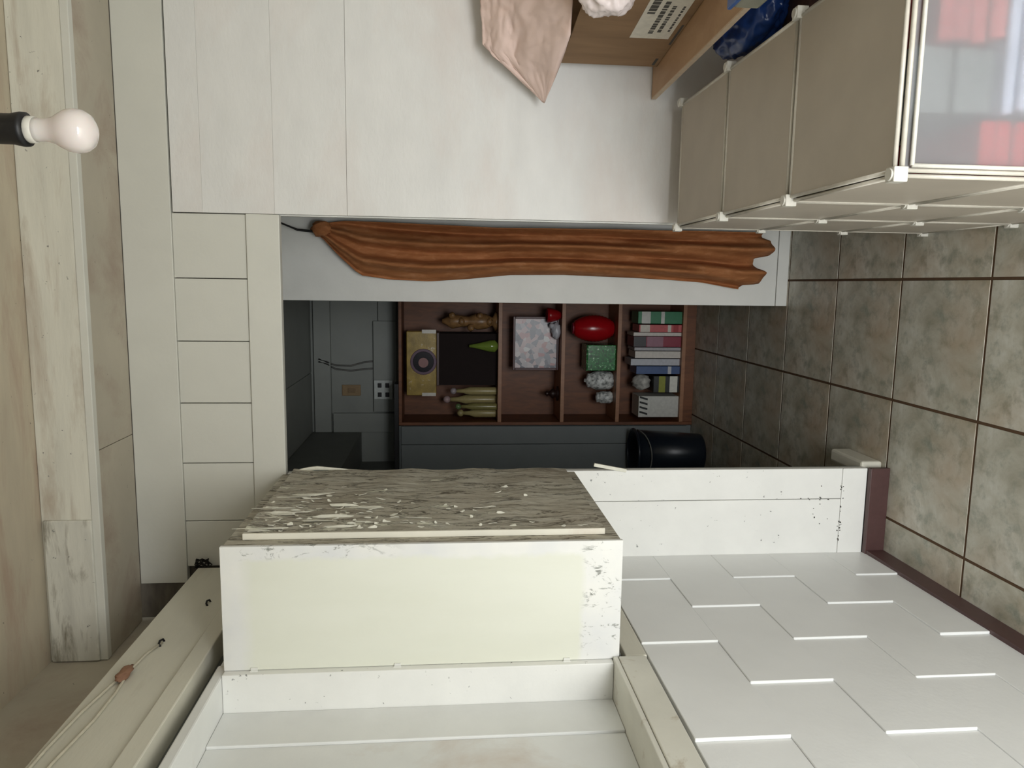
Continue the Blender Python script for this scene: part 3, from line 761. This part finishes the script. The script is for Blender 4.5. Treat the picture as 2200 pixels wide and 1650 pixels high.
item_box('paperback_book', 'book', 'black and maroon book with a mottled pink spine', K('book_maroon', (142, 34, 58)), 718, 741, bxZ(1364), S0, group=GB, bands=[(.74, 1, K('book_black', (30, 28, 32))), (.38, .72, K('book_mauve', (158, 112, 128)))])
item_box('paperback_book', 'book', 'thin grey white book right of the tallest white book', K('book_greyish', (180, 178, 180)), 742, 749.5, bxZ(1366), S0, group=GB)
item_box('hardback_book', 'book', 'thick plain white book in the middle of the bottom shelf', K('book_white', 0), 750.5, 766, bxZ(1368), S0, group=GB)
item_box('paperback_book', 'book', 'pale grey book leaning beside the blue book', K('book_pale', (196, 198, 204)), 768, 783, bxZ(1360), S0, yf=4.345, group=GB)
item_box('hardback_book', 'book', 'dark blue book on the bottom shelf', K('book_blue', (66, 92, 138)), 784, 802, bxZ(1372), S0, group=GB, bands=[(.2, .28, K('book_pale', 0))])
item_box('storage_case', 'case', 'black case with yellow green mark and a white card', K('case_black', (30, 34, 32)), 806, 843, bxZ(1412), S0, bands=[(.55, .8, K('mark_yellow', (146, 150, 52))), (.08, .38, K('card_white', (228, 228, 216)))])
t = thing('cloth_bundle', 'speckled grey white cloth bundle lying on the black case', 'cloth', (bxX(820), 4.41, bxZ(1412)))
ob('bundle', blob(bmesh.new(), bxX(822), 4.40, bxZ(1391) + .004, 0.050, 0.06, 0.056, 0.14, 3, 51, flat=bxZ(1412) + .0008), paint('speckled_cloth', srgb(206, 204, 196), dark=0.35, scale=30), t, True)
t = item_box('gift_box', 'box', 'white box with black diagonal stripes at the left end of the bottom shelf', K('box_white', (214, 214, 206)), 851, 899, bxZ(1380), S0)
for k in range(4):
    X = bxX(899) + 0.014 + k * 0.03
    bm = bx(bmesh.new(), X, X + 0.012, 4.3335, 4.335, bxZ(1400), bxZ(1382))
    for v in bm.verts:
        if v.co.z > bxZ(1390): v.co.x += 0.014
    ob('stripe', bm, K('case_black', 0), t)
# shelf C
S1 = SH[1]
t = thing('paper_lantern', 'shiny red ribbed foil lantern on the third bookcase shelf', 'lantern', (bxX(703), 4.42, S1))
prof = []
for i in range(25):
    q = i / 24; r = 0.030 + 0.05 * math.sin(q * math.pi) ** 0.6 + (0.003 if i % 2 else 0)
    prof.append((r, S1 + 0.001 + q * 0.25))
ob('body', lathe(bmesh.new(), bxX(703), 4.42, prof, 24), col('red_foil', (176, 16, 26), 0.22), t, True)
ob('cap', lathe(bmesh.new(), bxX(703), 4.42, [(0.034, S1 + .251), (0.034, S1 + .258), (0.012, S1 + .262)], 16), K('book_maroon', 0), t)
t = NT('green_glitter'); n = t.noise(t.coord(), 70, 3); t.base(t.ramp(n, [(0.35, srgb(18, 62, 30)), (0.55, srgb(34, 128, 58)), (0.62, srgb(60, 150, 80)), (0.66, srgb(210, 225, 205))])); t.set(Roughness=0.25)
M['glitter_green'] = t.m
t = thing('gift_box', 'green glittering box with white specks beside the red lantern', 'box', (bxX(766), 4.43, S1))
ob('body', bx(bmesh.new(), bxX(795), bxX(738), 4.345, 4.50, S1 + .0005, bxZ(1263), 0.004), M['glitter_green'], t)
ob('lid', bx(bmesh.new(), bxX(796), bxX(737), 4.343, 4.502, bxZ(1263) + .0005, bxZ(1261), 0.002), M['glitter_green'], t)
t = NT('white_tinsel'); n = t.noise(t.coord(), 45, 4); t.base(t.ramp(n, [(0.35, srgb(120, 124, 122)), (0.6, srgb(228, 230, 226))])); t.set(Roughness=0.25); t.bump(n, 0.8, 0.01)
M['tinsel'] = t.m
t = thing('glass_jar', 'bigger white crystal jar next to the green glitter box', 'jar', (bxX(820), 4.42, S1))
ob('body', lathe(bmesh.new(), bxX(820), 4.42, [(0.045, S1 + .0005), (0.056, S1 + .02), (0.058, S1 + .10), (0.048, S1 + .13), (0.042, S1 + .14)], 20), M['tinsel'], t, True)
ob('lid', lathe(bmesh.new(), bxX(820), 4.42, [(0.044, S1 + .141), (0.044, S1 + .156), (0.012, S1 + .165), (0.010, S1 + .176)], 20), M['tinsel'], t, True)
t = thing('glass_jar', 'smaller white crystal jar left of the bigger one', 'jar', (bxX(858), 4.41, S1))
ob('body', lathe(bmesh.new(), bxX(858), 4.41, [(0.030, S1 + .0005), (0.037, S1 + .012), (0.037, S1 + .07), (0.030, S1 + .085)], 18), M['tinsel'], t, True)
ob('lid', lathe(bmesh.new(), bxX(858), 4.41, [(0.031, S1 + .0855), (0.031, S1 + .098), (0.008, S1 + .104)], 18), M['tinsel'], t, True)
# shelf B
S2 = SH[2]
t = NT('collage_print'); vn = t.new('ShaderNodeTexVoronoi'); vn.inputs['Scale'].default_value = 34
t.link(t.coord(), vn.inputs['Vector']); sp = t.new('ShaderNodeSeparateColor'); t.link(vn.outputs['Color'], sp.inputs[0])
t.base(t.ramp(sp.outputs[0], [(0.0, srgb(92, 92, 104)), (0.3, srgb(150, 152, 160)), (0.55, srgb(206, 196, 196)), (0.8, srgb(186, 140, 140)), (1.0, srgb(222, 222, 220))])); t.set(Roughness=0.3)
M['collage'] = t.m
pf = thing('picture_frame', 'dark red framed photo collage leaning on the second bookcase shelf', 'picture frame', (bxX(738), 4.40, S2))
FX0, FX1, FZ0, FZ1 = bxX(797), bxX(678), S2 + 0.001, bxZ(1102)
fm = K('frame_red', (74, 22, 24))
for a in ((FX0, FX1, FZ0, FZ0 + .014), (FX0, FX1, FZ1 - .014, FZ1), (FX0, FX0 + .014, FZ0 + .0145, FZ1 - .0145), (FX1 - .014, FX1, FZ0 + .0145, FZ1 - .0145)):
    ob('frame_rail', bx(bmesh.new(), a[0], a[1], 4.405, 4.425, a[2], a[3], 0.002), fm, pf)
ob('print', bx(bmesh.new(), FX0 + .0145, FX1 - .0145, 4.412, 4.42, FZ0 + .0145, FZ1 - .0145), M['collage'], pf)
t = thing('red_bowl', 'small red bowl on the second shelf right of the picture frame', 'bowl', (bxX(672), 4.36, S2))
ob('bowl', lathe(bmesh.new(), bxX(674), 4.36, [(0.018, S2 + .0005), (0.03, S2 + .02), (0.042, S2 + .06), (0.045, S2 + .085), (0.040, S2 + .085), (0.03, S2 + .03)], 20), K('bowl_red', (168, 20, 28), .3), t, True)
t = thing('white_ornament', 'small whitish ornament in front of the picture frame', 'ornament', (bxX(708), 4.365, S2))
bm = blob(bmesh.new(), bxX(708), 4.365, S2 + 0.026, 0.05, 0.03, 0.028, 0.12, 3, 61, flat=S2 + .0006)
blob(bm, bxX(697), 4.36, S2 + 0.055, 0.018, 0.018, 0.016, 0.1, 2, 62)
ob('body', bm, K('orn_white', (206, 206, 212), .35), t, True)
t = thing('dark_figurine', 'small dark figurine standing on the second bookcase shelf', 'figurine', (bxX(850), 4.42, S2))
bm = lathe(bmesh.new(), bxX(850), 4.42, [(0.045, S2 + .0005), (0.045, S2 + .008), (0.02, S2 + .014), (0.03, S2 + .035), (0.016, S2 + .05), (0.012, S2 + .055)], 16)
blob(bm, bxX(850), 4.42, S2 + 0.066, 0.015, 0.015, 0.016, 0.05, 2, 63)
ob('body', bm, K('fig_dark', (46, 28, 24), .4), t, True)
# top compartment
S3 = SH[3]
t = item_box('storage_box', 'box', 'large dark box in the top compartment of the bookcase', K('box_dark', (34, 24, 22), .95), 716, 830, bxZ(942), S3, yf=4.385, dep=0.18)
ob('lid', bx(bmesh.new(), bxX(831), bxX(715), 4.382, 4.567, bxZ(942) + .0005, bxZ(936), 0.002), K('box_brown', (76, 52, 46)), t)
M['gold_foil'] = paint('gold_foil', srgb(186, 158, 78), dark=0.55, scale=18, rough=0.28, worn=srgb(226, 214, 190), wornlo=0.6, wornhi=0.66, wscale=16)
t = thing('gift_bag', 'gold patterned gift pack with a dark round picture on the dark box', 'gift pack', (bxX(782), 4.44, bxZ(936) + .001))
ob('pack', bx(bmesh.new(), bxX(852), bxX(712), 4.37, 4.52, bxZ(936) + .001, bxZ(872), 0.004), M['gold_foil'], t)
def disc(r, dx, y, c, nm):
    bm = bmesh.new(); rr = bmesh.ops.create_cone(bm, cap_ends=True, segments=28, radius1=r, radius2=r * .97, depth=0.004)
    bmesh.ops.rotate(bm, verts=bm.verts, matrix=Matrix.Rotation(math.radians(90), 3, 'X'))
    for v in bm.verts: v.co += Vector((bxX(778) + dx, y, bxZ(908)))
    return ob(nm, bm, c, t)
disc(0.078, 0, 4.3675, K('disc_purple', (96, 66, 88)), 'ring')
disc(0.062, 0, 4.363, K('disc_dark', (30, 28, 36), .2), 'disc')
disc(0.030, -.004, 4.3585, K('disc_rose', (150, 108, 104), .3), 'disc_centre')
for y0, y1 in ((708, 716), (846, 853)):
    ob('foil_band', bx(bmesh.new(), bxX(y1), bxX(y0), 4.366, 4.3695, bxZ(936) + .003, bxZ(905)), K('foil_white', (236, 232, 222), .2), t)
t = thing('glass_cone', 'yellow green glass cone standing before the dark box', 'ornament', (bxX(742), 4.335, S3))
ob('cone', lathe(bmesh.new(), bxX(742), 4.342, [(0.018, S3 + .0005), (0.036, S3 + .02), (0.034, S3 + .05), (0.014, S3 + .13), (0.008, S3 + .17)], 20), K('glass_green', (122, 146, 60), .15), t, True)
M['gilt'] = paint('gilt_brown', srgb(162, 122, 78), dark=0.45, scale=26, rough=0.35)
t = thing('gilt_figurine', 'ornate brownish gilt figurine at the right of the top compartment', 'figurine', (bxX(688), 4.40, S3))
bm = lathe(bmesh.new(), bxX(690), 4.41, [(0.055, S3 + .0005), (0.055, S3 + .015), (0.025, S3 + .03), (0.045, S3 + .07), (0.05, S3 + .12), (0.03, S3 + .17), (0.035, S3 + .22), (0.045, S3 + .27), (0.02, S3 + .31), (0.012, S3 + .33)], 18)
for k in range(5): blob(bm, bxX(690) + 0.04 * math.sin(k * 2.1), 4.375, S3 + 0.05 + k * 0.055, 0.022, 0.02, 0.02, 0.2, 2, 70 + k)
ob('body', bm, M['gilt'], t, True)
def bottle(y, h, r, cbody, ccap, label, yf=4.40):
    t = thing('ball_top_bottle', label, 'bottle', (bxX(y), yf, S3))
    ob('body', lathe(bmesh.new(), bxX(y), yf, [(r * .9, S3 + .0005), (r, S3 + .01), (r, S3 + h * .6), (r * .55, S3 + h * .75), (r * .45, S3 + h * .9)], 18), cbody, t, True)
    ob('stopper', blob(bmesh.new(), bxX(y), yf, S3 + h * .9 + r * .75, r * .8, r * .8, r * .8, 0.02, 3, 80), ccap, t, True)
gl = K('glass_cream', (176, 162, 112), .3)
bottle(843, 0.27, 0.024, gl, K('cap_grey', (170, 160, 164), .3), 'cream bottle with a grey ball stopper next to the dark box', 4.39)
bottle(864, 0.31, 0.028, gl, K('cap_pink', (186, 160, 160), .3), 'tallest cream bottle with a pinkish ball stopper in the top compartment', 4.43)
bottle(876, 0.24, 0.022, K('glass_olive', (146, 138, 84), .3), K('cap_green', (110, 136, 88), .3), 'olive bottle with a green ball stopper in the top compartment', 4.36)
bottle(893, 0.22, 0.026, gl, K('glass_cream', 0), 'cream bottle with a cream stopper by the bookcase side', 4.40)

# ---- grey cupboard, black plank and dark bin left of the bookcase
cp = thing('grey_cupboard', 'narrow grey painted cupboard standing left of the bookcase', 'cupboard', (-0.98, 4.45, 0))
ob('body', bx(bmesh.new(), -1.120, -0.838, 4.325, 4.59, 0.0, 1.768, 0.002), M['cupboard'], cp)
ob('door', bx(bmesh.new(), -1.119, -0.949, 4.31, 4.3245, 0.03, 1.755, 0.002), M['cupboard'], cp)
ob('door', bx(bmesh.new(), -0.946, -0.839, 4.31, 4.3245, 0.03, 1.755, 0.002), M['cupboard'], cp)
o = box('black_plank', M['black'], -1.12, -0.585, 4.305, 4.40, 1.7685, 1.795); tag(o, 'thin black plank lying across the tops of cupboard and bookcase', 'plank')
bn = thing('bucket', 'dark blue plastic bucket on the floor before the grey cupboard', 'bucket', (-0.965, 4.14, 0))
ob('body', lathe(bmesh.new(), -0.965, 4.14, [(0.105, 0.0005), (0.110, 0.01), (0.135, 0.40), (0.128, 0.40), (0.104, 0.03)], 32), M['bin'], bn, True)
bm = bmesh.new()
tube(bm, [(-0.965 + 0.138 * math.cos(k / 32 * 6.2832), 4.14 + 0.138 * math.sin(k / 32 * 6.2832), 0.40) for k in range(33)], 0.008, 8)
ob('rim', bm, M['bin'], bn, True)
bm = bmesh.new()
tube(bm, [(-0.965 + 0.142 * math.cos(k / 12 * math.pi), 4.14 - 0.03 - 0.115 * math.sin(k / 12 * math.pi), 0.39 - 0.06 * math.sin(k / 12 * math.pi)) for k in range(13)], 0.004, 6)
ob('handle', bm, M['wire_grey'], bn, True)
